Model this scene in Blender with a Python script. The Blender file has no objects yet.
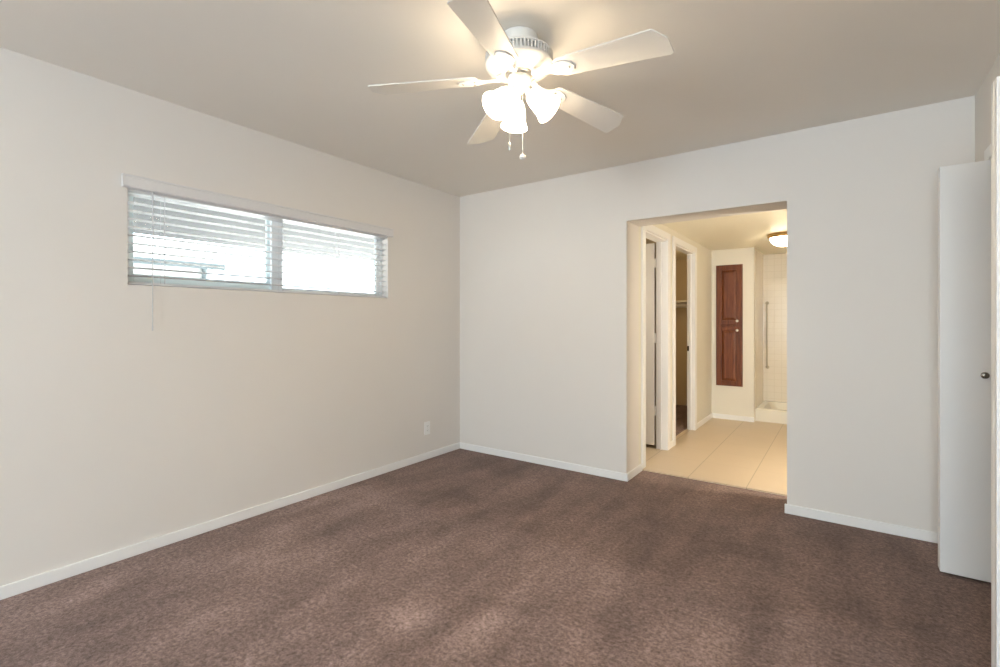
import bpy, bmesh, math, random
from mathutils import Vector, Matrix
random.seed(7)
R = math.radians
PI = math.pi
SC = bpy.context.scene
COL = SC.collection

# ------------------------------------------------------------------ camera
CAMZ = 1.225
YAW = R(35.47)
cam_d = bpy.data.cameras.new('camera')
cam = bpy.data.objects.new('camera', cam_d)
COL.objects.link(cam)
cam.location = (0, 0, CAMZ)
cam.rotation_euler = (R(90), 0, YAW)
cam_d.sensor_width = 36
cam_d.lens = 481 * 36 / 1000
cam_d.shift_y = -0.0115
cam_d.clip_start = 0.02
SC.camera = cam

# ------------------------------------------------------------------ world, daylight, exposure
SC.view_settings.view_transform = 'Standard'
SC.view_settings.look = 'None'
SC.view_settings.gamma = 1
SC.view_settings.use_curve_mapping = False
SC.view_settings.exposure = -0.05
w = bpy.data.worlds.new('sky')
SC.world = w
w.use_nodes = True
bg = w.node_tree.nodes['Background']
bg.inputs['Color'].default_value = (0.86, 0.93, 1.0, 1)
bg.inputs['Strength'].default_value = 6.0


def area(name, loc, rot, sx, sy, power, color):
    d = bpy.data.lights.new(name, 'AREA')
    d.shape = 'RECTANGLE'
    d.size, d.size_y = sx, sy
    d.energy = power
    d.color = color
    o = bpy.data.objects.new(name, d)
    o.location = loc
    o.rotation_euler = rot
    COL.objects.link(o)
    return o


# daylight entering through the large window behind the camera; the sun stands over the far side of the house
area('daylight_rear_window', (-0.45, -4.02, 1.35), (R(90), 0, 0), 1.7, 1.6, 178, (0.80, 0.89, 1.0))
sun_d = bpy.data.lights.new('sun', 'SUN')
sun_d.energy = 28.0
sun_d.angle = R(0.6)
sun_d.color = (1.0, 0.97, 0.92)
sun = bpy.data.objects.new('sun', sun_d)
COL.objects.link(sun)
sun.rotation_euler = Vector((0.66, -0.12, -0.74)).to_track_quat('-Z', 'Y').to_euler()

FAN_EMIT = 19.0
HALL_EMIT = 17.0


# ------------------------------------------------------------------ materials
def newmat(name):
    m = bpy.data.materials.new(name)
    m.use_nodes = True
    return m, m.node_tree.nodes, m.node_tree.links, m.node_tree.nodes['Principled BSDF']


def pm(name, color, rough=0.5, metal=0.0, spec=0.5, var=0.0, scale=8.0, bump=0.0, bscale=60.0, trans=0.0):
    m, N, L, b = newmat(name)
    b.inputs['Roughness'].default_value = rough
    b.inputs['Metallic'].default_value = metal
    b.inputs['Specular IOR Level'].default_value = spec
    tc = N.new('ShaderNodeTexCoord')
    no = N.new('ShaderNodeTexNoise')
    no.inputs['Scale'].default_value = scale
    no.inputs['Detail'].default_value = 4
    L.new(tc.outputs['Object'], no.inputs['Vector'])
    mx = N.new('ShaderNodeMix')
    mx.data_type = 'RGBA'
    mx.inputs[6].default_value = tuple(c * (1 - var) for c in color) + (1,)
    mx.inputs[7].default_value = tuple(min(1, c * (1 + var)) for c in color) + (1,)
    L.new(no.outputs['Fac'], mx.inputs[0])
    L.new(mx.outputs[2], b.inputs['Base Color'])
    if bump:
        n2 = N.new('ShaderNodeTexNoise')
        n2.inputs['Scale'].default_value = bscale
        n2.inputs['Detail'].default_value = 3
        L.new(tc.outputs['Object'], n2.inputs['Vector'])
        bp = N.new('ShaderNodeBump')
        bp.inputs['Strength'].default_value = bump
        bp.inputs['Distance'].default_value = 0.004
        L.new(n2.outputs['Fac'], bp.inputs['Height'])
        L.new(bp.outputs['Normal'], b.inputs['Normal'])
    if trans:
        out = N['Material Output']
        tl = N.new('ShaderNodeBsdfTranslucent')
        tl.inputs['Color'].default_value = tuple(color) + (1,)
        ms = N.new('ShaderNodeMixShader')
        ms.inputs[0].default_value = trans
        L.new(b.outputs[0], ms.inputs[1])
        L.new(tl.outputs[0], ms.inputs[2])
        L.new(ms.outputs[0], out.inputs['Surface'])
    return m


def em(name, color, strength, edge=0.0):
    m, N, L, b = newmat(name)
    b.inputs['Base Color'].default_value = (0.9, 0.88, 0.84, 1)
    b.inputs['Roughness'].default_value = 0.35
    b.inputs['Emission Color'].default_value = tuple(color) + (1,)
    b.inputs['Emission Strength'].default_value = strength
    tc = N.new('ShaderNodeTexCoord')
    no = N.new('ShaderNodeTexNoise')
    no.inputs['Scale'].default_value = 30
    L.new(tc.outputs['Object'], no.inputs['Vector'])
    bp = N.new('ShaderNodeBump')
    bp.inputs['Strength'].default_value = 0.05
    L.new(no.outputs['Fac'], bp.inputs['Height'])
    L.new(bp.outputs['Normal'], b.inputs['Normal'])
    return m


def grid_mat(name, tile, grout, size, off, axes, gw=0.004, rough=0.25, var=0.03, bump=0.4, wts=(1.0, 1.0)):
    """square tiles with grout lines; axes are the two object-space axes of the grid"""
    m, N, L, b = newmat(name)
    b.inputs['Roughness'].default_value = rough
    tc = N.new('ShaderNodeTexCoord')
    sp = N.new('ShaderNodeSeparateXYZ')
    L.new(tc.outputs['Object'], sp.inputs[0])

    def math_(op, a, bb=None):
        n = N.new('ShaderNodeMath')
        n.operation = op
        for i, v in enumerate((a, bb)):
            if v is None:
                continue
            if isinstance(v, (int, float)):
                n.inputs[i].default_value = v
            else:
                L.new(v, n.inputs[i])
        return n.outputs[0]
    masks = []
    for ax, o in zip(axes, off):
        f = math_('FRACT', math_('DIVIDE', math_('SUBTRACT', sp.outputs[ax], o), size))
        d = math_('ABSOLUTE', math_('SUBTRACT', f, 0.5))          # .5 at the grout line
        masks.append(math_('MULTIPLY', math_('GREATER_THAN', d, 0.5 - gw / size), wts[len(masks)]))
    g = math_('MAXIMUM', masks[0], masks[1])
    no = N.new('ShaderNodeTexNoise')
    no.inputs['Scale'].default_value = 3.0
    no.inputs['Detail'].default_value = 5
    L.new(tc.outputs['Object'], no.inputs['Vector'])
    mx = N.new('ShaderNodeMix')
    mx.data_type = 'RGBA'
    mx.inputs[6].default_value = tuple(c * (1 - var) for c in tile) + (1,)
    mx.inputs[7].default_value = tuple(min(1, c * (1 + var)) for c in tile) + (1,)
    L.new(no.outputs['Fac'], mx.inputs[0])
    m2 = N.new('ShaderNodeMix')
    m2.data_type = 'RGBA'
    m2.inputs[7].default_value = tuple(grout) + (1,)
    L.new(g, m2.inputs[0])
    L.new(mx.outputs[2], m2.inputs[6])
    L.new(m2.outputs[2], b.inputs['Base Color'])
    inv = math_('SUBTRACT', 1.0, g)
    bp = N.new('ShaderNodeBump')
    bp.inputs['Strength'].default_value = bump
    bp.inputs['Distance'].default_value = 0.002
    L.new(inv, bp.inputs['Height'])
    L.new(bp.outputs['Normal'], b.inputs['Normal'])
    return m


def carpet_mat():
    m, N, L, b = newmat('brown_carpet')
    b.inputs['Roughness'].default_value = 1.0
    b.inputs['Specular IOR Level'].default_value = 0.05
    b.inputs['Sheen Weight'].default_value = 0.25
    b.inputs['Sheen Roughness'].default_value = 0.6
    b.inputs['Sheen Tint'].default_value = (0.75, 0.62, 0.58, 1)
    tc = N.new('ShaderNodeTexCoord')

    def noise(scale, detail, rough=0.5, stretch=None, rot=0, dist=0.0):
        n = N.new('ShaderNodeTexNoise')
        n.inputs['Scale'].default_value = scale
        n.inputs['Detail'].default_value = detail
        n.inputs['Roughness'].default_value = rough
        n.inputs['Distortion'].default_value = dist
        if stretch:
            mp = N.new('ShaderNodeMapping')
            mp.inputs['Scale'].default_value = stretch
            mp.inputs['Rotation'].default_value = (0, 0, rot)
            L.new(tc.outputs['Object'], mp.inputs['Vector'])
            L.new(mp.outputs[0], n.inputs['Vector'])
        else:
            L.new(tc.outputs['Object'], n.inputs['Vector'])
        return n.outputs['Fac']

    def ramp(fac, p0, p1, c0, c1):
        r = N.new('ShaderNodeValToRGB')
        r.color_ramp.elements[0].position = p0
        r.color_ramp.elements[1].position = p1
        r.color_ramp.elements[0].color = tuple(c0) + (1,)
        r.color_ramp.elements[1].color = tuple(c1) + (1,)
        L.new(fac, r.inputs[0])
        return r.outputs[0]

    def mix(kind, fac, a, c):
        x = N.new('ShaderNodeMix')
        x.data_type = 'RGBA'
        x.blend_type = kind
        x.inputs[0].default_value = fac
        L.new(a, x.inputs[6])
        L.new(c, x.inputs[7])
        return x.outputs[2]
    base = ramp(noise(60, 5, 0.8), 0.30, 0.70, (0.067, 0.044, 0.037), (0.354, 0.250, 0.226))
    # brushed pile: wide patches and long vacuum strokes along the room
    patch = ramp(noise(1.6, 5, 0.62, dist=0.6), 0.30, 0.72, (0.72, 0.71, 0.70), (1.34, 1.34, 1.35))
    strok = ramp(noise(1.0, 4, 0.6, (5.0, 1.1, 1), R(10)), 0.36, 0.66, (0.80, 0.80, 0.80), (1.22, 1.22, 1.22))
    mid = ramp(noise(27, 6, 0.78, dist=1.4), 0.32, 0.68, (0.70, 0.69, 0.68), (1.30, 1.30, 1.31))
    c = mix('MULTIPLY', 1.0, base, patch)
    c = mix('MULTIPLY', 1.0, c, strok)
    c = mix('MULTIPLY', 1.0, c, mid)
    # nap brushed the other way towards the back wall, and two pale worn spots near the middle
    sp = N.new('ShaderNodeSeparateXYZ')
    L.new(tc.outputs['Object'], sp.inputs[0])

    def mth(op, a, bb):
        n = N.new('ShaderNodeMath')
        n.operation = op
        for i, v in enumerate((a, bb)):
            if isinstance(v, (int, float)):
                n.inputs[i].default_value = v
            else:
                L.new(v, n.inputs[i])
        return n.outputs[0]
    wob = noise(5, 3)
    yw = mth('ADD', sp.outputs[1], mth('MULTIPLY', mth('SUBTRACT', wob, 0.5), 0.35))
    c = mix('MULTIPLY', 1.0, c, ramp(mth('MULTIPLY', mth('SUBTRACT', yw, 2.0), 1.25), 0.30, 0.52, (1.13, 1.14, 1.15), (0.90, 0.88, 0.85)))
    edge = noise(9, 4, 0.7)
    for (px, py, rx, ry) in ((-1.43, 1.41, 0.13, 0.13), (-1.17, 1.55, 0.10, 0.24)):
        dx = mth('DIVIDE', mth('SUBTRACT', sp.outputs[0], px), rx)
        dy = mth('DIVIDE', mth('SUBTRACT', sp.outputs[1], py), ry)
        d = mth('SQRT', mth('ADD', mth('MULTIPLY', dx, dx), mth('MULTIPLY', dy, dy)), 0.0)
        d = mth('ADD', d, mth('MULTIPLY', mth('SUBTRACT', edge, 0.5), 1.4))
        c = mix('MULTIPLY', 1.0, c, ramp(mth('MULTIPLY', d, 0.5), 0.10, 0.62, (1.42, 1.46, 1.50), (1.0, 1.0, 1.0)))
    L.new(c, b.inputs['Base Color'])
    h = noise(170, 4, 0.75)
    bp = N.new('ShaderNodeBump')
    bp.inputs['Strength'].default_value = 0.55
    bp.inputs['Distance'].default_value = 0.006
    L.new(h, bp.inputs['Height'])
    L.new(bp.outputs['Normal'], b.inputs['Normal'])
    return m


def wood_mat():
    m, N, L, b = newmat('cherry_wood')
    b.inputs['Roughness'].default_value = 0.42
    b.inputs['Specular IOR Level'].default_value = 0.35
    tc = N.new('ShaderNodeTexCoord')
    mp = N.new('ShaderNodeMapping')
    mp.inputs['Scale'].default_value = (28, 28, 2.2)
    L.new(tc.outputs['Object'], mp.inputs['Vector'])
    no = N.new('ShaderNodeTexNoise')
    no.inputs['Scale'].default_value = 1.6
    no.inputs['Detail'].default_value = 6
    no.inputs['Distortion'].default_value = 1.1
    L.new(mp.outputs[0], no.inputs['Vector'])
    r = N.new('ShaderNodeValToRGB')
    r.color_ramp.elements[0].position = 0.3
    r.color_ramp.elements[1].position = 0.72
    r.color_ramp.elements[0].color = (0.082, 0.020, 0.006, 1)
    r.color_ramp.elements[1].color = (0.200, 0.058, 0.016, 1)
    L.new(no.outputs['Fac'], r.inputs[0])
    L.new(r.outputs[0], b.inputs['Base Color'])
    return m


def glass_mat():
    m, N, L, b = newmat('window_glass')
    out = N['Material Output']
    tr = N.new('ShaderNodeBsdfTransparent')
    tr.inputs['Color'].default_value = (0.93, 0.97, 0.97, 1)
    gl = N.new('ShaderNodeBsdfGlossy')
    gl.inputs['Roughness'].default_value = 0.02
    fr = N.new('ShaderNodeFresnel')
    fr.inputs['IOR'].default_value = 1.45
    ms = N.new('ShaderNodeMixShader')
    hf = N.new('ShaderNodeMath')
    hf.operation = 'MULTIPLY'
    hf.inputs[1].default_value = 0.01
    L.new(fr.outputs[0], hf.inputs[0])
    L.new(hf.outputs[0], ms.inputs[0])
    L.new(tr.outputs[0], ms.inputs[1])
    L.new(gl.outputs[0], ms.inputs[2])
    L.new(ms.outputs[0], out.inputs['Surface'])
    return m


M = {}
M['wall'] = pm('greige_wall_paint', (0.80, 0.755, 0.71), 0.6, var=0.012, scale=2.5, bump=0.06, bscale=140, spec=0.3)
M['ceiling'] = pm('ceiling_paint', (0.91, 0.86, 0.79), 0.75, var=0.015, scale=2.0, bump=0.10, bscale=120, spec=0.2)
M['hallwall'] = pm('cream_wall_paint', (0.80, 0.755, 0.655), 0.5, var=0.012, scale=2.5, bump=0.05, bscale=140, spec=0.35)
M['closetwall'] = pm('closet_paint_warm_light', (0.70, 0.58, 0.40), 0.6, var=0.02, scale=2.5)  # tan tint puts warm indirect light into the closet wall colour
M['hallceil'] = pm('cream_ceiling_paint', (0.92, 0.86, 0.70), 0.45, var=0.012, scale=2.5, spec=0.4)
M['trim'] = pm('white_trim_paint', (0.90, 0.885, 0.87), 0.35, var=0.01, scale=4)
M['door'] = pm('white_door_paint', (0.85, 0.84, 0.83), 0.4, var=0.008, scale=3)
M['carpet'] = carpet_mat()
M['tilefloor'] = grid_mat('tan_floor_tile', (0.68, 0.55, 0.40), (0.42, 0.33, 0.22), 0.41, (-0.985, 4.02), (0, 1), gw=0.0032, rough=0.38, var=0.05, wts=(0.8, 0.22))
M['showertile'] = grid_mat('cream_shower_tile', (0.91, 0.82, 0.68), (0.83, 0.74, 0.59), 0.085, (0.02, 0.03), (0, 2), gw=0.0025, rough=0.18, var=0.015)
M['showertile2'] = grid_mat('cream_shower_side_tile', (0.91, 0.82, 0.68), (0.83, 0.74, 0.59), 0.085, (0.02, 0.03), (1, 2), gw=0.0025, rough=0.18, var=0.015)
M['pan'] = pm('white_acrylic', (0.86, 0.82, 0.72), 0.18, var=0.005)
M['vinyl'] = pm('white_blind_vinyl', (0.92, 0.92, 0.93), 0.4, var=0.008, scale=5, trans=0.45)
M['valance'] = pm('white_valance_vinyl', (0.76, 0.74, 0.735), 0.4, var=0.008, scale=5)
M['cord'] = pm('grey_white_cord', (0.58, 0.57, 0.58), 0.5, var=0.02)
M['winframe'] = pm('white_window_vinyl', (0.86, 0.88, 0.90), 0.35, var=0.01)
M['sash'] = pm('blue_grey_aluminium', (0.82, 0.92, 0.94), 0.4, var=0.03)
M['glass'] = glass_mat()
M['fan'] = pm('white_fan_enamel', (0.82, 0.80, 0.77), 0.3, var=0.008)
M['blade'] = pm('white_fan_blade', (0.78, 0.75, 0.71), 0.42, var=0.012, scale=10)
M['chrome'] = pm('brushed_nickel', (0.55, 0.54, 0.52), 0.28, metal=1.0, var=0.03)
M['darkmetal'] = pm('dark_nickel', (0.30, 0.27, 0.23), 0.25, metal=1.0, var=0.03)
M['strike'] = pm('dark_bronze', (0.07, 0.05, 0.03), 0.4, metal=0.7, var=0.03)
M['brass'] = pm('antique_brass', (0.55, 0.36, 0.14), 0.35, metal=0.9, var=0.05)
M['plastic'] = pm('white_plastic', (0.92, 0.91, 0.90), 0.35, var=0.005)
M['slot'] = pm('dark_slot', (0.04, 0.04, 0.04), 0.6, var=0.02)
M['tan'] = pm('tan_bar', (0.52, 0.44, 0.31), 0.45, var=0.03)
M['wood'] = wood_mat()
M['knobwhite'] = pm('pale_nickel_knob', (0.90, 0.85, 0.76), 0.2, metal=0.4, var=0.01)
M['shade'] = em('frosted_lit_glass', (1.0, 0.81, 0.56), FAN_EMIT)
M['bulb'] = em('lit_bulb', (1.0, 0.78, 0.44), FAN_EMIT * 37)
M['halldome'] = em('frosted_hall_dome', (1.0, 0.85, 0.60), HALL_EMIT)
M['stucco'] = pm('pale_stucco', (0.80, 0.80, 0.80), 0.9, var=0.03, bump=0.2, bscale=40)
M['roof'] = pm('pale_blue_grey_roof', (0.17, 0.195, 0.205), 0.8, var=0.06)
M['downspout'] = pm('pale_blue_metal', (0.24, 0.28, 0.30), 0.6, var=0.03)
M['ground'] = pm('pale_concrete', (0.88, 0.86, 0.82), 0.9, var=0.06, scale=3)
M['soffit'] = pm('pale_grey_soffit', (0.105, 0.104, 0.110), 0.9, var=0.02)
M['outer'] = pm('exterior_stucco', (0.7, 0.68, 0.64), 0.9, var=0.03)


# ------------------------------------------------------------------ mesh helpers
def bm_new():
    return bmesh.new()


def bx(bm, x0, x1, y0, y1, z0, z1, mat=None):
    r = bmesh.ops.create_cube(bm, size=1.0)
    T = Matrix.Translation(((x0 + x1) / 2, (y0 + y1) / 2, (z0 + z1) / 2)) @ Matrix.Diagonal((abs(x1 - x0), abs(y1 - y0), abs(z1 - z0), 1))
    if mat is not None:
        T = mat @ T
    bmesh.ops.transform(bm, matrix=T, verts=r['verts'])
    return r['verts']


def lathe(bm, prof, seg=40, mat=None, caps=True):
    """revolve (radius, height) pairs about local z"""
    rings = []
    for r, h in prof:
        rings.append([bm.verts.new((r * math.cos(2 * PI * k / seg), r * math.sin(2 * PI * k / seg), h)) for k in range(seg)])
    for a, b in zip(rings[:-1], rings[1:]):
        for k in range(seg):
            j = (k + 1) % seg
            try:
                bm.faces.new((a[k], a[j], b[j], b[k]))
            except ValueError:
                pass
    if caps:
        for ring in (rings[0], rings[-1]):
            try:
                bm.faces.new(ring)
            except ValueError:
                pass
    vs = [v for ring in rings for v in ring]
    if mat is not None:
        bmesh.ops.transform(bm, matrix=mat, verts=vs)
    return vs


def tube(bm, pts, r, seg=10):
    pts = [Vector(p) for p in pts]
    rings = []
    up = None
    for i, p in enumerate(pts):
        if i == 0:
            d = pts[1] - p
        elif i == len(pts) - 1:
            d = p - pts[i - 1]
        else:
            d = pts[i + 1] - pts[i - 1]
        d.normalize()
        if up is None:
            up = Vector((0, 0, 1)) if abs(d.z) < 0.9 else Vector((1, 0, 0))
        s = d.cross(up)
        s.normalize()
        u = s.cross(d)
        up = u
        rr = r[i] if isinstance(r, (list, tuple)) else r
        rings.append([bm.verts.new(p + (s * math.cos(2 * PI * k / seg) + u * math.sin(2 * PI * k / seg)) * rr) for k in range(seg)])
    for a, b in zip(rings[:-1], rings[1:]):
        for k in range(seg):
            j = (k + 1) % seg
            bm.faces.new((a[k], a[j], b[j], b[k]))
    bm.faces.new(rings[0])
    bm.faces.new(rings[-1])


def prism(bm, outline, z0, z1, mat=None):
    """extrude an xy outline from z0 to z1"""
    lo = [bm.verts.new((x, y, z0)) for x, y in outline]
    hi = [bm.verts.new((x, y, z1)) for x, y in outline]
    bm.faces.new(lo)
    bm.faces.new(hi)
    n = len(outline)
    for i in range(n):
        j = (i + 1) % n
        bm.faces.new((lo[i], lo[j], hi[j], hi[i]))
    if mat is not None:
        bmesh.ops.transform(bm, matrix=mat, verts=lo + hi)


def obj(name, bm, mat, parent=None, bevel=0.0, smooth=False, seg=2, sharp=35):
    bmesh.ops.recalc_face_normals(bm, faces=bm.faces)
    me = bpy.data.meshes.new(name)
    bm.to_mesh(me)
    bm.free()
    me.materials.append(mat)
    o = bpy.data.objects.new(name, me)
    COL.objects.link(o)
    if parent:
        o.parent = parent
    if smooth:
        for p in me.polygons:
            p.use_smooth = True
        me.set_sharp_from_angle(angle=R(sharp))
    if bevel:
        md = o.modifiers.new('bevel', 'BEVEL')
        md.width = bevel
        md.segments = seg
        md.limit_method = 'ANGLE'
        md.angle_limit = R(40)
    return o


def struct(name, bm, mat, parent=None, **k):
    o = obj(name, bm, mat, parent, **k)
    if parent is None:
        o['kind'] = 'structure'
    return o


def thing(name, label, cat, loc=(0, 0, 0), rotz=0, group=None):
    o = bpy.data.objects.new(name, None)
    o.empty_display_size = 0.1
    COL.objects.link(o)
    o.location = loc
    o.rotation_euler = (0, 0, rotz)
    o['label'] = label
    o['category'] = cat
    if group:
        o['group'] = group
    return o


def frame(name, loc=(0, 0, 0), rotz=0):
    """an Empty for a door or window of the setting"""
    o = bpy.data.objects.new(name, None)
    o.empty_display_size = 0.1
    COL.objects.link(o)
    o.location = loc
    o.rotation_euler = (0, 0, rotz)
    o['kind'] = 'structure'
    return o


# ------------------------------------------------------------------ measured layout
XL, XR = -3.03, 0.578          # left and right walls
YF, YB = -3.80, 3.58           # wall behind the camera, back wall
H = 2.44
OX0, OX1 = -1.355, -0.291      # opening in the back wall
OH = 2.003                     # its head
BT = 0.27                      # depth of the header
YBB = YB + BT
WY0, WY1, WZ0, WZ1 = 0.914, 2.672, 1.42, 1.955    # window in the left wall
WT = 0.15
HH = 2.13                      # hall ceiling
HX = OX0                       # hall left wall plane
HWT = 0.10
HY = 6.53                      # far wall of the hall
TZ = 0.012                     # tile level
D1Y0, D1Y1 = 3.975, 4.63
D2Y0, D2Y1 = 4.86, 5.66
DH = 2.0
HXR = 0.62
SY1 = 7.36                     # shower back wall
SX0 = -0.873

# ------------------------------------------------------------------ setting: floors and ceilings
b = bm_new()
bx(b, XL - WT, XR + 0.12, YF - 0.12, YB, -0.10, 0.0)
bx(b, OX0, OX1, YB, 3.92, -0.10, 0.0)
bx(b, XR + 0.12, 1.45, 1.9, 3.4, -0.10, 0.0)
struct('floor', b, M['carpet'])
b = bm_new()
bx(b, HX - 1.2, HXR, 3.92, SY1 + 0.1, -0.10, TZ)
bx(b, HX - 1.2, OX0, YBB, 3.92, -0.10, TZ)
bx(b, OX1, HXR, YBB, 3.92, -0.10, TZ)
struct('floor_hall', b, M['tilefloor'])
b = bm_new()
bx(b, -2.42, HX - HWT + 0.01, D1Y1 + 0.24, SY1, TZ, TZ + 0.008)
struct('floor_closet', b, M['carpet'])
b = bm_new()
bx(b, XL - WT, 1.45, YF - 0.12, YBB, H, H + 0.12)
struct('ceiling', b, M['ceiling'])
b = bm_new()
bx(b, -2.55, HXR + 0.12, YBB, SY1 + 0.12, HH, HH + 0.10)
struct('ceiling_hall', b, M['hallceil'])

# ------------------------------------------------------------------ setting: walls of the bedroom
b = bm_new()
bx(b, XL - WT, XL, YF - 0.12, WY0, 0, H)
bx(b, XL - WT, XL, WY1, YBB, 0, H)
bx(b, XL - WT, XL, WY0, WY1, 0, WZ0)
bx(b, XL - WT, XL, WY0, WY1, WZ1, H)
struct('wall_left', b, M['wall'])
b = bm_new()
bx(b, XL, OX0, YB, YBB, 0, H)
bx(b, OX1, XR + 0.12, YB, YBB, 0, H)
bx(b, OX0, OX1, YB, YBB, OH, H)
struct('wall_back', b, M['wall'])
CY0, CY1, CZ = 2.075, 3.232, 2.00     # closet opening
RX0, RX1, RZ0, RZ1 = -1.30, 0.48, 0.55, 2.15     # window behind the camera
b = bm_new()
bx(b, XR, XR + 0.12, YF - 0.12, CY0, 0, H)
bx(b, XR, XR + 0.12, CY1, YB, 0, H)
bx(b, XR, XR + 0.12, CY0, CY1, CZ, H)
struct('wall_right', b, M['wall'])
b = bm_new()
bx(b, XL, RX0, YF - 0.12, YF, 0, H)
bx(b, RX1, XR, YF - 0.12, YF, 0, H)
bx(b, RX0, RX1, YF - 0.12, YF, 0, RZ0)
bx(b, RX0, RX1, YF - 0.12, YF, RZ1, H)
struct('wall_front', b, M['wall'])
# closet behind the bifold doors
b = bm_new()
bx(b, 1.35, 1.45, 1.9, 3.4, 0, H)
bx(b, XR + 0.12, 1.35, 1.9, 2.0, 0, H)
bx(b, XR + 0.12, 1.35, 3.3, 3.4, 0, H)
struct('wall_closet', b, M['wall'])

# ------------------------------------------------------------------ setting: walls of the hall
b = bm_new()
xa, xb = HX - HWT, HX
bx(b, xa, xb, YBB, D1Y0, 0, HH)
bx(b, xa, xb, D1Y1, D2Y0, 0, HH)
bx(b, HX - 0.075, xb, D2Y1, HY, 0, HH)
bx(b, xa, xb, D1Y0, D1Y1, DH, HH)
bx(b, xa, xb, D2Y0, D2Y1, DH, HH)
struct('wall_hall_left', b, M['hallwall'])
b = bm_new()
bx(b, HX - 0.075, SX0, HY, HY + 0.10, 0, HH)
struct('wall_hall_far', b, M['hallwall'])
b = bm_new()
bx(b, HXR, HXR + 0.12, YBB, SY1 + 0.12, 0, HH)
struct('wall_hall_right', b, M['hallwall'])
b = bm_new()
bx(b, -2.55, -2.42, YBB, SY1 + 0.12, 0, HH)                      # closets: back, divider, ends
bx(b, -2.42, xa, D1Y1 + 0.14, D1Y1 + 0.24, 0, HH)
bx(b, -2.42, HX - 0.075, SY1 - 0.16, SY1 + 0.12, 0, HH)
struct('wall_hall_closets', b, M['closetwall'])
b = bm_new()
bx(b, HX - 0.075, SX0, HY + 0.10, SY1 + 0.12, 0, HH)
struct('wall_shower_side', b, M['showertile2'])
b = bm_new()
bx(b, SX0, HXR, SY1, SY1 + 0.12, 0, HH)
struct('wall_shower_back', b, M['showertile'])

# ------------------------------------------------------------------ setting: baseboards, casings
BH, BD = 0.060, 0.013


def board(name, x0, x1, y0, y1, z=0.0, mat='trim', h=BH):
    q = bm_new()
    bx(q, x0, x1, y0, y1, z, z + h)
    return struct(name, q, M[mat], bevel=0.004)


board('baseboard_left', XL, XL + BD, YF, YB)
board('baseboard_back', XL + BD, OX0 + BD, YB - BD, YB)
board('baseboard_return', OX0, OX0 + BD, YB, 3.908)
board('baseboard_back_right', OX1 - BD, XR - BD, YB - BD, YB)
board('baseboard_right', XR - BD, XR, CY1 + 0.068, YB)
board('baseboard_front', XL + BD, XR, YF, YF + BD)
board('baseboard_hall_left', HX, HX + BD, D2Y1 + 0.07, HY, TZ)
board('baseboard_hall_pier', HX, HX + BD, D1Y1 + 0.07, D2Y0 - 0.07, TZ)
board('baseboard_hall_far', HX + BD, SX0, HY - BD, HY, TZ)


def casing(name, x, y0, y1, z0, zt, side, wdt=0.065, th=0.014, jd=0.10, mat='trim'):
    """casing on the face at x (towards side) plus the jamb lining through the wall"""
    q = bm_new()
    xo, xi = (x, x + side * th)
    a0, a1 = min(xo, xi), max(xo, xi)
    bx(q, a0, a1, y0 - wdt, y0, z0, zt + wdt)
    bx(q, a0, a1, y1, y1 + wdt, z0, zt + wdt)
    bx(q, a0, a1, y0, y1, zt, zt + wdt)
    j0, j1 = min(x - side * jd, x), max(x - side * jd, x)
    bx(q, j0, a1 if side > 0 else j1, y0 - 0.001, y0 + 0.014, z0, zt)
    bx(q, j0, a1 if side > 0 else j1, y1 - 0.014, y1 + 0.001, z0, zt)
    bx(q, j0, j1, y0 + 0.014, y1 - 0.014, zt - 0.014, zt)
    return q


q = casing('trim_1', XR, CY0, CY1, 0, CZ, -1, wdt=0.062, jd=0.12)
struct('trim_1', q, M['trim'], bevel=0.003)
q = casing('trim_2', HX, D1Y0, D1Y1, TZ, DH, 1)
bx(q, HX - 0.06, HX - 0.045, D1Y1 - 0.028, D1Y1 - 0.012, TZ, DH)
struct('trim_2', q, M['trim'], bevel=0.003)
q = casing('trim_3', HX, D2Y0, D2Y1, TZ, DH, 1, jd=0.075)
bx(q, HX - 0.050, HX - 0.030, D2Y1 - 0.028, D2Y1 - 0.012, TZ, DH)
trim3 = struct('trim_3', q, M['trim'], bevel=0.003)
q = bm_new()
bx(q, HX - 0.074, HX - 0.054, D2Y1 - 0.019, D2Y1 - 0.0135, 0.90, 0.955)
struct('strike_plate', q, M['strike'], trim3, bevel=0.001)

# ------------------------------------------------------------------ window_1 with its sashes
win = frame('window_1', (XL - 0.085, 0, 0))
q = bm_new()
f0, f1 = -0.050, 0.020
fw = 0.028
bx(q, f0, f1, WY0, WY0 + fw, WZ0, WZ1)
bx(q, f0, f1, WY1 - fw, WY1, WZ0, WZ1)
bx(q, f0, f1, WY0 + fw, WY1 - fw, WZ0, WZ0 + 0.022)
bx(q, f0, f1, WY0 + fw, WY1 - fw, WZ1 - 0.012, WZ1)
struct('window_frame', q, M['winframe'], win, bevel=0.002)
ymid = 1.735


def sash(name, y0, y1, x0, x1, mat, st0, st1, rail):
    q = bm_new()
    z0, z1 = WZ0 + 0.022, WZ1 - 0.012
    bx(q, x0, x1, y0, y0 + st0, z0, z1)
    bx(q, x0, x1, y1 - st1, y1, z0, z1)
    bx(q, x0, x1, y0 + st0, y1 - st1, z0, z0 + rail)
    bx(q, x0, x1, y0 + st0, y1 - st1, z1 - 0.016, z1)
    o = struct(name, q, mat, win, bevel=0.002)
    q = bm_new()
    xm = (x0 + x1) / 2
    bx(q, xm - 0.003, xm + 0.003, y0 + st0 * 0.6, y1 - st1 * 0.6, z0 + rail * 0.6, z1 - 0.008)
    struct('pane', q, M['glass'], o)
    return o


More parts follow.
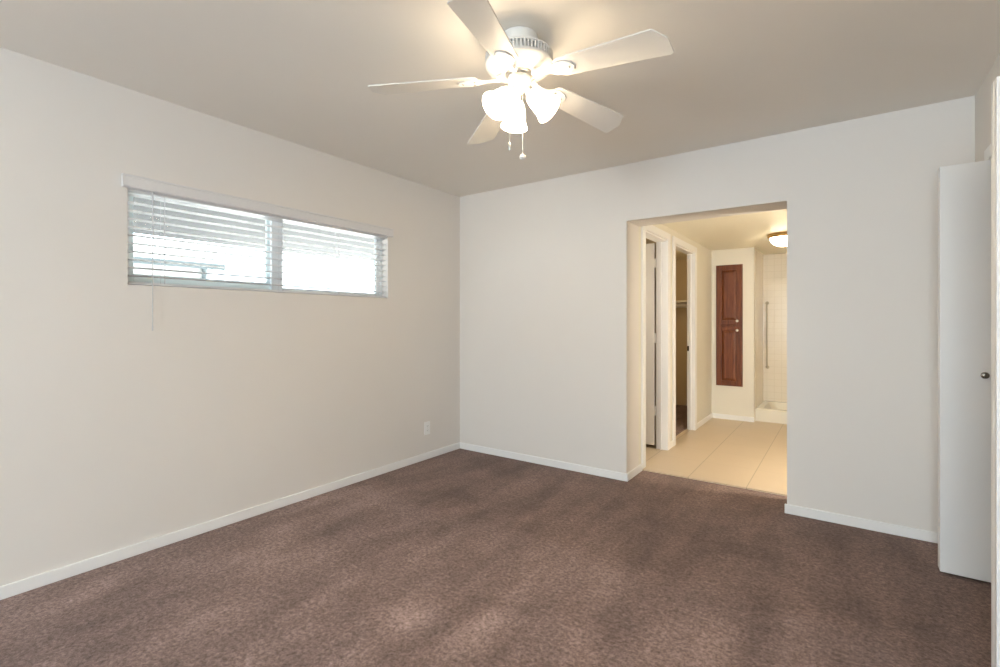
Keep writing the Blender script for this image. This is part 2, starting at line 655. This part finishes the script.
sash('sash', WY0 + fw, ymid + 0.01, -0.044, -0.020, M['sash'], 0.030, 0.030, 0.045)
sash('sash', ymid - 0.005, WY1 - fw, -0.012, 0.012, M['winframe'], 0.075, 0.030, 0.016)

# ------------------------------------------------------------------ window_2 behind the camera
win2 = frame('window_2', (0, YF - 0.07, 0))
q = bm_new()
bx(q, RX0, RX0 + 0.05, -0.03, 0.03, RZ0, RZ1)
bx(q, RX1 - 0.05, RX1, -0.03, 0.03, RZ0, RZ1)
bx(q, RX0 + 0.05, RX1 - 0.05, -0.03, 0.03, RZ0, RZ0 + 0.05)
bx(q, RX0 + 0.05, RX1 - 0.05, -0.03, 0.03, RZ1 - 0.05, RZ1)
xm = (RX0 + RX1) / 2
bx(q, xm - 0.025, xm + 0.025, -0.02, 0.02, RZ0 + 0.05, RZ1 - 0.05)
struct('window_frame', q, M['winframe'], win2, bevel=0.003)
for s0, s1 in ((RX0 + 0.045, xm - 0.02), (xm + 0.02, RX1 - 0.045)):
    q = bm_new()
    bx(q, s0, s1, -0.003, 0.003, RZ0 + 0.045, RZ1 - 0.045)
    struct('pane', q, M['glass'], win2)

# ------------------------------------------------------------------ window blind
bl = thing('window_blind', 'white horizontal slat blind with valance hanging in the long high window', 'blind', (XL, (WY0 + WY1) / 2, WZ0))
HW = (WY1 - WY0) / 2
q = bm_new()
zt = 0.571
bx(q, 0.0005, 0.019, -HW - 0.028, HW + 0.045, zt - 0.068, zt)
bx(q, 0.004, 0.0235, -HW - 0.028, HW + 0.045, zt - 0.012, zt - 0.002)
bx(q, 0.004, 0.0225, -HW - 0.028, HW + 0.045, zt - 0.066, zt - 0.056)
obj('valance', q, M['valance'], bl, bevel=0.003)
q = bm_new()
bx(q, -0.060, -0.006, -HW + 0.004, HW - 0.004, 0.492, 0.534)
obj('head_rail', q, M['valance'], bl, bevel=0.003)
XS = -0.034
SLW = 0.050
pitch = 0.0428
nsl = 11
z_top = 0.478
tilt = R(-3)
q = bm_new()
for i in range(nsl):
    zc = z_top - i * pitch
    n = 4
    prof = []
    for k in range(n + 1):
        t = -1 + 2 * k / n
        prof.append((t * SLW / 2, 0.0022 * (1 - t * t)))
    up = [(x, z + 0.0014) for x, z in prof]
    dn = [(x, z - 0.0014) for x, z in prof]
    loop = up + dn[::-1]
    ring0, ring1 = [], []
    for x, z in loop:
        X = x * math.cos(tilt) + z * math.sin(tilt)
        Z = -x * math.sin(tilt) + z * math.cos(tilt)
        ring0.append(q.verts.new((XS + X, -HW + 0.006, zc + Z)))
        ring1.append(q.verts.new((XS + X, HW - 0.006, zc + Z)))
    q.faces.new(ring0)
    q.faces.new(ring1)
    m = len(loop)
    for k in range(m):
        j = (k + 1) % m
        q.faces.new((ring0[k], ring0[j], ring1[j], ring1[k]))
obj('slats', q, M['vinyl'], bl)
q = bm_new()
bx(q, XS - 0.024, XS + 0.024, -HW + 0.006, HW - 0.006, 0.003, 0.013)
obj('bottom_rail', q, M['vinyl'], bl, bevel=0.003)
for yy in (-HW + 0.17, -0.02, 0.42, HW - 0.075):
    q = bm_new()
    for dx in (-0.026, 0.026):
        tube(q, [(XS + dx, yy, 0.495), (XS + dx, yy, 0.012)], 0.0009, 6)
    tube(q, [(XS, yy + 0.012, 0.495), (XS, yy + 0.012, 0.012)], 0.0009, 6)
    obj('ladder_cord', q, M['cord'], bl)
wy = -HW + 0.103
q = bm_new()
tube(q, [(0.028, wy, 0.500), (0.028, wy, 0.30), (0.026, wy - 0.001, -0.22)], 0.0026, 8)
tube(q, [(0.026, wy - 0.001, -0.215), (0.026, wy - 0.001, -0.242)], 0.0036, 8)
tube(q, [(-0.01, wy, 0.497), (0.022, wy, 0.499), (0.028, wy, 0.496)], 0.0022, 6)
obj('tilt_wand', q, M['cord'], bl, smooth=True)

# ------------------------------------------------------------------ bifold closet doors (door_1 far pair, door_2 near pair)
PW, PT = 0.288, 0.030
X0 = 0.385


def bifold(name, ylo, yhi, knob_front):
    root = frame(name, (X0, (ylo + yhi) / 2, 0))
    a, c = ylo - (ylo + yhi) / 2, yhi - (ylo + yhi) / 2
    for (u0, u1) in ((a, a + PT), (c - PT, c)):
        q = bm_new()
        bx(q, 0, PW, u0, u1, 0.012, 1.980)
        struct('door_panel', q, M['door'], root, bevel=0.002)
    for z in (0.25, 1.0, 1.72):
        q = bm_new()
        tube(q, [(0.002, 0, z - 0.03), (0.002, 0, z + 0.03)], 0.0028, 8)
        struct('hinge', q, M['trim'], root, smooth=True)
    yk = a if knob_front else c
    s = -1 if knob_front else 1
    q = bm_new()
    T = Matrix.Translation((0.153, yk, 0.977)) @ Matrix.Rotation(R(90) * (1 if s < 0 else -1), 4, 'X')
    lathe(q, [(0.009, 0.0), (0.009, 0.003), (0.0055, 0.006), (0.0052, 0.013), (0.010, 0.017), (0.0145, 0.021), (0.0155, 0.026), (0.013, 0.0305), (0.006, 0.033), (0.001, 0.0335)], 24, T)
    k = struct('knob', q, M['darkmetal'], root, smooth=True)
    k['label'] = 'dark nickel round knob'
    return root


bifold('door_1', 3.147, 3.213, True)
bifold('door_2', 2.090, 2.156, False)
q = bm_new()
bx(q, XR + 0.075, XR + 0.105, CY0 + 0.016, CY1 - 0.016, CZ - 0.018, CZ - 0.0145)
bx(q, XR + 0.075, XR + 0.079, CY0 + 0.016, CY1 - 0.016, CZ - 0.03, CZ - 0.018)
bx(q, XR + 0.101, XR + 0.105, CY0 + 0.016, CY1 - 0.016, CZ - 0.03, CZ - 0.018)
struct('trim_4', q, M['chrome'])

# ------------------------------------------------------------------ door_3: hall door opened into the room on the left
d3 = frame('door_3', (HX - HWT - 0.018, D1Y1 - 0.014, 0))
q = bm_new()
bx(q, -0.58, 0.0, 0.0, 0.035, TZ + 0.030, DH - 0.018)
struct('door_leaf', q, M['door'], d3, bevel=0.002)
for z in (0.374, 1.07, 1.79):
    q = bm_new()
    tube(q, [(0.008, 0.004, z - 0.045), (0.008, 0.004, z + 0.045)], 0.007, 10)
    bx(q, -0.004, 0.017, 0.003, 0.006, z - 0.045, z + 0.045)
    struct('hinge', q, M['trim'], d3, smooth=True)

# ------------------------------------------------------------------ closet shelf and rod seen through the second doorway
sh = thing('closet_shelf', 'pale closet shelf with hanging rod seen through the narrow second hall doorway', 'shelf', (-1.95, 7.03, 1.50))
q = bm_new()
bx(q, -0.465, 0.475, -0.17, 0.165, 0.0, 0.020)
obj('shelf_board', q, M['trim'], sh, bevel=0.002)
q = bm_new()
bx(q, -0.465, 0.475, 0.147, 0.166, -0.07, 0.0)
bx(q, -0.466, -0.448, -0.15, 0.147, -0.07, 0.0)
obj('cleat', q, M['trim'], sh, bevel=0.002)
q = bm_new()
tube(q, [(-0.465, -0.11, -0.045), (0.475, -0.11, -0.045)], 0.015, 14)
obj('hanging_rod', q, M['trim'], sh, smooth=True)

# ------------------------------------------------------------------ wall outlet
ot = thing('wall_outlet', 'white duplex electrical outlet plate low on the left wall near the corner', 'outlet', (XL, 3.126, 0.276))
q = bm_new()
bx(q, 0.0, 0.006, -0.036, 0.036, -0.058, 0.058)
obj('cover_plate', q, M['plastic'], ot, bevel=0.0025)
for s in (-1, 1):
    q = bm_new()
    prism(q, [(0.017 * math.cos(a) * 1.0, max(-0.013, min(0.013, 0.017 * math.sin(a)))) for a in [2 * PI * k / 28 for k in range(28)]], 0.005, 0.0078,
          Matrix.Translation((0, 0, s * 0.0195)) @ Matrix.Rotation(R(90), 4, 'Z') @ Matrix.Rotation(R(90), 4, 'X'))
    so = obj('socket', q, M['plastic'], ot)
    q = bm_new()
    bx(q, 0.0075, 0.0081, -0.0075, -0.0055, s * 0.0195 - 0.001, s * 0.0195 + 0.007)
    bx(q, 0.0075, 0.0081, 0.0055, 0.0075, s * 0.0195 - 0.001, s * 0.0195 + 0.006)
    bx(q, 0.0075, 0.0081, -0.002, 0.002, s * 0.0195 - 0.008, s * 0.0195 - 0.004)
    obj('slots', q, M['slot'], so)
q = bm_new()
lathe(q, [(0.0032, 0.0055), (0.0030, 0.007), (0.001, 0.0075)], 12, Matrix.Rotation(R(90), 4, 'Y'))
obj('screw', q, M['chrome'], ot, smooth=True)

# ------------------------------------------------------------------ recessed wood cabinet on the far wall of the hall
CX0, CX1, CZ0, CZ1 = -1.300, -0.998, 0.430, 1.935
CW = CX1 - CX0
cb = thing('wall_cabinet', 'tall narrow reddish brown wood cabinet set in the far hall wall', 'cabinet', ((CX0 + CX1) / 2, HY, CZ0))
q = bm_new()
bx(q, -CW / 2, CW / 2, -0.012, 0.0, 0, CZ1 - CZ0)
obj('face_frame', q, M['wood'], cb, bevel=0.002)


def panel_door(z0, z1, knob_z):
    x0, x1 = -CW / 2 + 0.010, CW / 2 - 0.010
    q = bm_new()
    st = 0.055
    ya, yb = -0.032, -0.012
    bx(q, x0, x0 + st, ya, yb, z0, z1)
    bx(q, x1 - st, x1, ya, yb, z0, z1)
    bx(q, x0 + st, x1 - st, ya, yb, z0, z0 + st)
    bx(q, x0 + st, x1 - st, ya, yb, z1 - st, z1)
    d = obj('door', q, M['wood'], cb, bevel=0.004)
    # raised centre panel with sloping field
    q = bm_new()
    a0, a1, c0, c1 = x0 + st, x1 - st, z0 + st, z1 - st
    bx(q, a0, a1, -0.020, -0.0125, c0, c1)
    s = 0.032
    lo = [q.verts.new((x, -0.0195, z)) for x, z in ((a0 + 0.004, c0 + 0.004), (a1 - 0.004, c0 + 0.004), (a1 - 0.004, c1 - 0.004), (a0 + 0.004, c1 - 0.004))]
    hi = [q.verts.new((x, -0.031, z)) for x, z in ((a0 + s, c0 + s), (a1 - s, c0 + s), (a1 - s, c1 - s), (a0 + s, c1 - s))]
    q.faces.new(hi)
    q.faces.new(lo)
    for i in range(4):
        j = (i + 1) % 4
        q.faces.new((lo[i], lo[j], hi[j], hi[i]))
    obj('raised_panel', q, M['wood'], d)
    q = bm_new()
    lathe(q, [(0.007, 0.0), (0.006, 0.008), (0.012, 0.014), (0.016, 0.020), (0.0145, 0.026), (0.006, 0.029)], 20,
          Matrix.Translation((x1 - 0.045, ya, knob_z)) @ Matrix.Rotation(R(90), 4, 'X'))
    obj('knob', q, M['knobwhite'], d, smooth=True)['label'] = 'round pale metal knob'


panel_door(0.762, CZ1 - CZ0 - 0.010, 0.808)
panel_door(0.010, 0.748, 0.692)

# ------------------------------------------------------------------ shower base and bar
sp_ = thing('shower_base', 'low white rounded shower base below the cream tiled wall', 'shower', ((SX0 + HXR) / 2, (6.62 + SY1) / 2, TZ))
hx, hy, hz = (HXR - SX0) / 2, (SY1 - 6.62) / 2, 0.155
q = bm_new()
# outer shell with a basin sunk into the top
outer = [(-hx, -hy), (hx, -hy), (hx, hy), (-hx, hy)]


def rrect(x, y, r, n=6):
    pts = []
    for cx, cy, a0 in ((x - r, y - r, 0), (-x + r, y - r, 90), (-x + r, -y + r, 180), (x - r, -y + r, 270)):
        for k in range(n + 1):
            a = R(a0 + 90 * k / n)
            pts.append((cx + r * math.cos(a), cy + r * math.sin(a)))
    return pts


loops = [(rrect(hx, hy, 0.004), 0.0), (rrect(hx, hy, 0.004), hz - 0.012), (rrect(hx - 0.012, hy - 0.012, 0.01), hz),
         (rrect(hx - 0.075, hy - 0.075, 0.08), hz), (rrect(hx - 0.090, hy - 0.090, 0.09), hz - 0.02), (rrect(hx - 0.13, hy - 0.13, 0.10), 0.05)]
rings = [[q.verts.new((x, y, z)) for x, y in lp] for lp, z in loops]
for a, c in zip(rings[:-1], rings[1:]):
    n = len(a)
    for k in range(n):
        j = (k + 1) % n
        q.faces.new((a[k], a[j], c[j], c[k]))
q.faces.new(rings[0])
q.faces.new(rings[-1])
obj('basin', q, M['pan'], sp_, smooth=True)
q = bm_new()
lathe(q, [(0.045, 0.0495), (0.045, 0.053), (0.03, 0.054), (0.001, 0.053)], 24)
obj('drain', q, M['chrome'], sp_, smooth=True)

gb = thing('corner_bar', 'thin vertical tan bar in the corner of the tiled shower', 'bar', (SX0 + 0.045, SY1, 0.62))  # bent tan tube drawn as one vertical line in the corner
q = bm_new()
tube(q, [(0, -0.002, 0.86), (0, -0.04, 0.86), (0, -0.050, 0.845), (0, -0.050, 0.4), (0.004, -0.050, 0.015), (0.004, -0.040, 0.0), (0.004, -0.002, 0.0)], 0.008, 10)
obj('bar', q, M['tan'], gb, smooth=True)
for z, x in ((0.86, 0), (0.0, 0.004)):
    q = bm_new()
    lathe(q, [(0.022, 0.0), (0.022, 0.005), (0.009, 0.009)], 20, Matrix.Translation((x, 0, z)) @ Matrix.Rotation(R(90), 4, 'X'))
    obj('mount_plate', q, M['tan'], gb, smooth=True)

# ------------------------------------------------------------------ hall ceiling light
hl = thing('ceiling_light', 'round lit dome light with brass rim on the hall ceiling', 'lamp', (-0.483, 5.72, HH))
q = bm_new()
lathe(q, [(0.150, 0.0), (0.158, -0.012), (0.160, -0.026), (0.152, -0.036), (0.140, -0.040), (0.134, -0.036)], 48)
obj('rim', q, M['brass'], hl, smooth=True)
q = bm_new()
lathe(q, [(0.138, -0.036), (0.134, -0.060), (0.120, -0.085), (0.094, -0.108), (0.060, -0.122), (0.022, -0.129), (0.001, -0.130)], 48)
obj('dome', q, M['halldome'], hl, smooth=True)
q = bm_new()
lathe(q, [(0.009, -0.128), (0.011, -0.134), (0.007, -0.141), (0.001, -0.144)], 16)
obj('finial', q, M['brass'], hl, smooth=True)

# added fill light for the hall, unseen beyond the edge of the opening
vd = bpy.data.lights.new('hall_fill', 'POINT')
vd.energy = 40
vd.color = (1.0, 0.92, 0.78)
vd.shadow_soft_size = 0.10
vo = bpy.data.objects.new('hall_fill', vd)
vo.location = (0.36, 3.99, 1.08)
COL.objects.link(vo)

# unseen fill lights added in the two rooms behind the hall doors
for nm, loc, e, colr in (('closet_fill', (-1.95, 5.75, 1.9), 5.0, (1.0, 0.78, 0.45)), ('side_room_fill', (-1.95, 4.15, 1.5), 3.4, (1.0, 0.90, 0.74))):
    ld = bpy.data.lights.new(nm, 'POINT')
    ld.energy = e
    ld.color = colr
    ld.shadow_soft_size = 0.06
    lo_ = bpy.data.objects.new(nm, ld)
    lo_.location = loc
    COL.objects.link(lo_)

# ------------------------------------------------------------------ ceiling fan
FX, FY = -1.123, 1.717
fan = thing('ceiling_fan', 'white five blade ceiling fan with three lit bell shades and pull chains', 'fan', (FX, FY, H))


def Z(z):
    return z - H


q = bm_new()
lathe(q, [(0.060, 0.0), (0.078, -0.002), (0.080, -0.02), (0.079, -0.055), (0.076, -0.072), (0.084, -0.080)], 48)
obj('canopy', q, M['fan'], fan, smooth=True)
q = bm_new()
lathe(q, [(0.06, Z(2.366)), (0.120, Z(2.366)), (0.140, Z(2.362)), (0.1445, Z(2.356)), (0.1445, Z(2.351)), (0.1300, Z(2.350)), (0.1300, Z(2.322)),
          (0.1445, Z(2.321)), (0.1445, Z(2.314)), (0.142, Z(2.310)), (0.134, Z(2.305)), (0.124, Z(2.296)), (0.104, Z(2.286)), (0.070, Z(2.281)), (0.045, Z(2.280))], 64)
obj('motor_housing', q, M['fan'], fan, smooth=True)
q = bm_new()
for k in range(60):
    a = 2 * PI * k / 60
    bx(q, 0.128, 0.1440, -0.0030, 0.0030, Z(2.3505), Z(2.3215), Matrix.Rotation(a, 4, 'Z'))
obj('vent_ribs', q, M['fan'], fan)
q = bm_new()
lathe(q, [(0.060, Z(2.282)), (0.060, Z(2.276)), (0.052, Z(2.274)), (0.050, Z(2.268)), (0.040, Z(2.267))], 40)
obj('collar', q, M['chrome'], fan, smooth=True)['label'] = 'brushed metal collar'
q = bm_new()
lathe(q, [(0.044, Z(2.269)), (0.047, Z(2.264)), (0.047, Z(2.240)), (0.044, Z(2.232)), (0.036, Z(2.226)), (0.030, Z(2.212)), (0.022, Z(2.203)), (0.012, Z(2.200)), (0.008, Z(2.192)), (0.001, Z(2.189))], 40)
obj('switch_housing', q, M['fan'], fan, smooth=True)

blade_angles = [215.5, 143.5, 71.5, -0.5, 287.5]
pitch_b, droop = R(-11), R(5.2)
for ang in blade_angles:
    base = Matrix.Rotation(R(ang), 4, 'Z') @ Matrix.Translation((0, 0, Z(2.268))) @ Matrix.Rotation(droop, 4, 'Y')
    T = base @ Matrix.Rotation(pitch_b, 4, 'X')
    q = bm_new()
    r0, r1 = 0.175, 0.632
    w0, w1 = 0.054, 0.072
    out = []
    for k in range(7):       # rounded root
        a = R(90 + 180 * k / 6)
        out.append((r0 + 0.03 + 0.03 * math.cos(a), w0 * math.sin(a) if abs(math.sin(a)) > 0.01 else 0))
    out += [(r1 - 0.042, -w1), (r1, -w1 + 0.060), (r1, w1 - 0.008), (r1 - 0.008, w1)]
    prism(q, out, -0.003, 0.003, T)
    bo = obj('blade', q, M['blade'], fan, bevel=0.0015)
    # bracket: stem from the motor, widening to an oval plate under the blade
    q = bm_new()
    stem = [(0.085, -0.014), (0.12, -0.010), (0.150, -0.012), (0.172, -0.030), (0.200, -0.040), (0.232, -0.036), (0.256, -0.020), (0.264, 0.0),
            (0.256, 0.020), (0.232, 0.036), (0.200, 0.040), (0.172, 0.030), (0.150, 0.012), (0.12, 0.010), (0.085, 0.014)]
    prism(q, stem, -0.0095, -0.0032, T)
    tube(q, [T @ Vector((0.095, 0, -0.004)), base @ Vector((0.070, 0, 0.008))], [0.012, 0.014], 10)
    br = obj('blade_bracket', q, M['fan'], bo, bevel=0.002)
    for sx, sy in ((0.190, 0.020), (0.190, -0.020), (0.240, 0.0)):
        lathe_bm = bm_new()
        lathe(lathe_bm, [(0.0055, -0.0094), (0.0050, -0.0115), (0.002, -0.0125), (0.0005, -0.0126)], 12, T @ Matrix.Translation((sx, sy, 0)))
        so = obj('screw', lathe_bm, M['chrome'], bo, smooth=True)

for ang in (98 + 35.47, 218 + 35.47, 338 + 35.47):
    base = Matrix.Rotation(R(ang), 4, 'Z')
    tl = R(46)
    neck = Vector((0.046, 0, Z(2.192)))
    d = Vector((math.sin(tl), 0, -math.cos(tl)))
    q = bm_new()
    tube(q, [base @ Vector((0.022, 0, Z(2.225))), base @ Vector((0.034, 0, Z(2.216))), base @ (neck - d * 0.008), base @ (neck + d * 0.012)], [0.010, 0.010, 0.013, 0.022], 16)
    obj('lamp_arm', q, M['fan'], fan, smooth=True)
    # shade: bell opening along d
    zax = -d
    xax = Vector((math.cos(tl), 0, math.sin(tl)))
    yax = zax.cross(xax)
    A = Matrix(((xax.x, yax.x, zax.x, neck.x), (xax.y, yax.y, zax.y, neck.y), (xax.z, yax.z, zax.z, neck.z), (0, 0, 0, 1)))
    T = base @ A
    q = bm_new()
    prof = [(0.022, -0.006), (0.027, -0.010), (0.034, -0.022), (0.040, -0.042), (0.044, -0.066), (0.048, -0.088), (0.054, -0.106), (0.0615, -0.120),
            (0.0600, -0.1205), (0.052, -0.106), (0.046, -0.088), (0.042, -0.066), (0.038, -0.042), (0.032, -0.023), (0.025, -0.013)]
    lathe(q, prof, 40, T, caps=False)
    sd = obj('lamp_shade', q, M['shade'], fan, smooth=True, sharp=80)
    q = bm_new()
    lathe(q, [(0.012, -0.012), (0.013, -0.030), (0.022, -0.048), (0.027, -0.066), (0.024, -0.084), (0.012, -0.094), (0.001, -0.096)], 24, T)
    obj('bulb', q, M['bulb'], sd, smooth=True)

# pull chains (right, forward) offsets in the camera's frame turned into the room's
for (dr, df, zend, kind) in ((-0.041, 0.01, 1.985, 0), (0.016, 0.03, 1.945, 1)):
    ox = dr * math.cos(YAW) - df * math.sin(YAW)
    oy = dr * math.sin(YAW) + df * math.cos(YAW)
    q = bm_new()
    ztop = 2.236
    tube(q, [(ox * 0.8, oy * 0.8, Z(ztop)), (ox, oy, Z(ztop - 0.012)), (ox, oy, Z(zend))], 0.0011, 6)
    nb = int((ztop - zend) / 0.006)
    for k in range(nb):
        bmesh.ops.create_icosphere(q, subdivisions=1, radius=0.0018, matrix=Matrix.Translation((ox, oy, Z(ztop - 0.014 - k * 0.006))))
    ch = obj('pull_chain', q, M['knobwhite'], fan, smooth=True)
    q = bm_new()
    if kind:
        lathe(q, [(0.002, 0.006), (0.009, 0.003), (0.0135, -0.004), (0.0135, -0.010), (0.008, -0.017), (0.001, -0.019)], 20, Matrix.Translation((ox, oy, Z(zend))))
        obj('chain_fob', q, M['fan'], ch, smooth=True)
    else:
        lathe(q, [(0.002, 0.010), (0.005, 0.006), (0.0065, -0.006), (0.0065, -0.016), (0.004, -0.024), (0.001, -0.026)], 20, Matrix.Translation((ox, oy, Z(zend))))
        obj('chain_fob', q, M['chrome'], ch, smooth=True)

# ------------------------------------------------------------------ outdoors seen through the left window
q = bm_new()
bx(q, -30, XL - WT, -14, 16, -0.35, -0.15)
struct('ground', q, M['ground'])
q = bm_new()
bx(q, -7.75, XL - WT, -4.0, 11.0, 2.42, 2.56)
struct('roof_overhang', q, M['soffit'])
nh = thing('neighbour_house', 'pale low house with blue grey roof outside the left window', 'house', (-9.0, 0, -0.15))
q = bm_new()
bx(q, -5.8, 0.0, -8.0, 3.85, 0.0, 2.32)
obj('wall', q, M['stucco'], nh)
q = bm_new()
sec = [(0.35, 2.26), (0.35, 2.36), (-2.9, 3.02), (-6.15, 2.36), (-6.15, 2.26), (-2.9, 2.90)]
v0 = [q.verts.new((x, -8.3, z)) for x, z in sec]
v1 = [q.verts.new((x, 4.0, z)) for x, z in sec]
q.faces.new(v0)
q.faces.new(v1)
for k in range(6):
    j = (k + 1) % 6
    q.faces.new((v0[k], v0[j], v1[j], v1[k]))
obj('roof', q, M['roof'], nh)
q = bm_new()
tube(q, [(0.04, 3.80, 2.30), (0.04, 3.80, 0.05)], 0.04, 10)
obj('downspout', q, M['downspout'], nh)
q = bm_new()
tri = [(-5.8, 2.32), (0.0, 2.32), (-2.9, 2.89)]
a = [q.verts.new((x, 3.75, z)) for x, z in tri]
c = [q.verts.new((x, 3.85, z)) for x, z in tri]
q.faces.new(a)
q.faces.new(c)
for k in range(3):
    j = (k + 1) % 3
    q.faces.new((a[k], a[j], c[j], c[k]))
obj('gable', q, M['stucco'], nh)
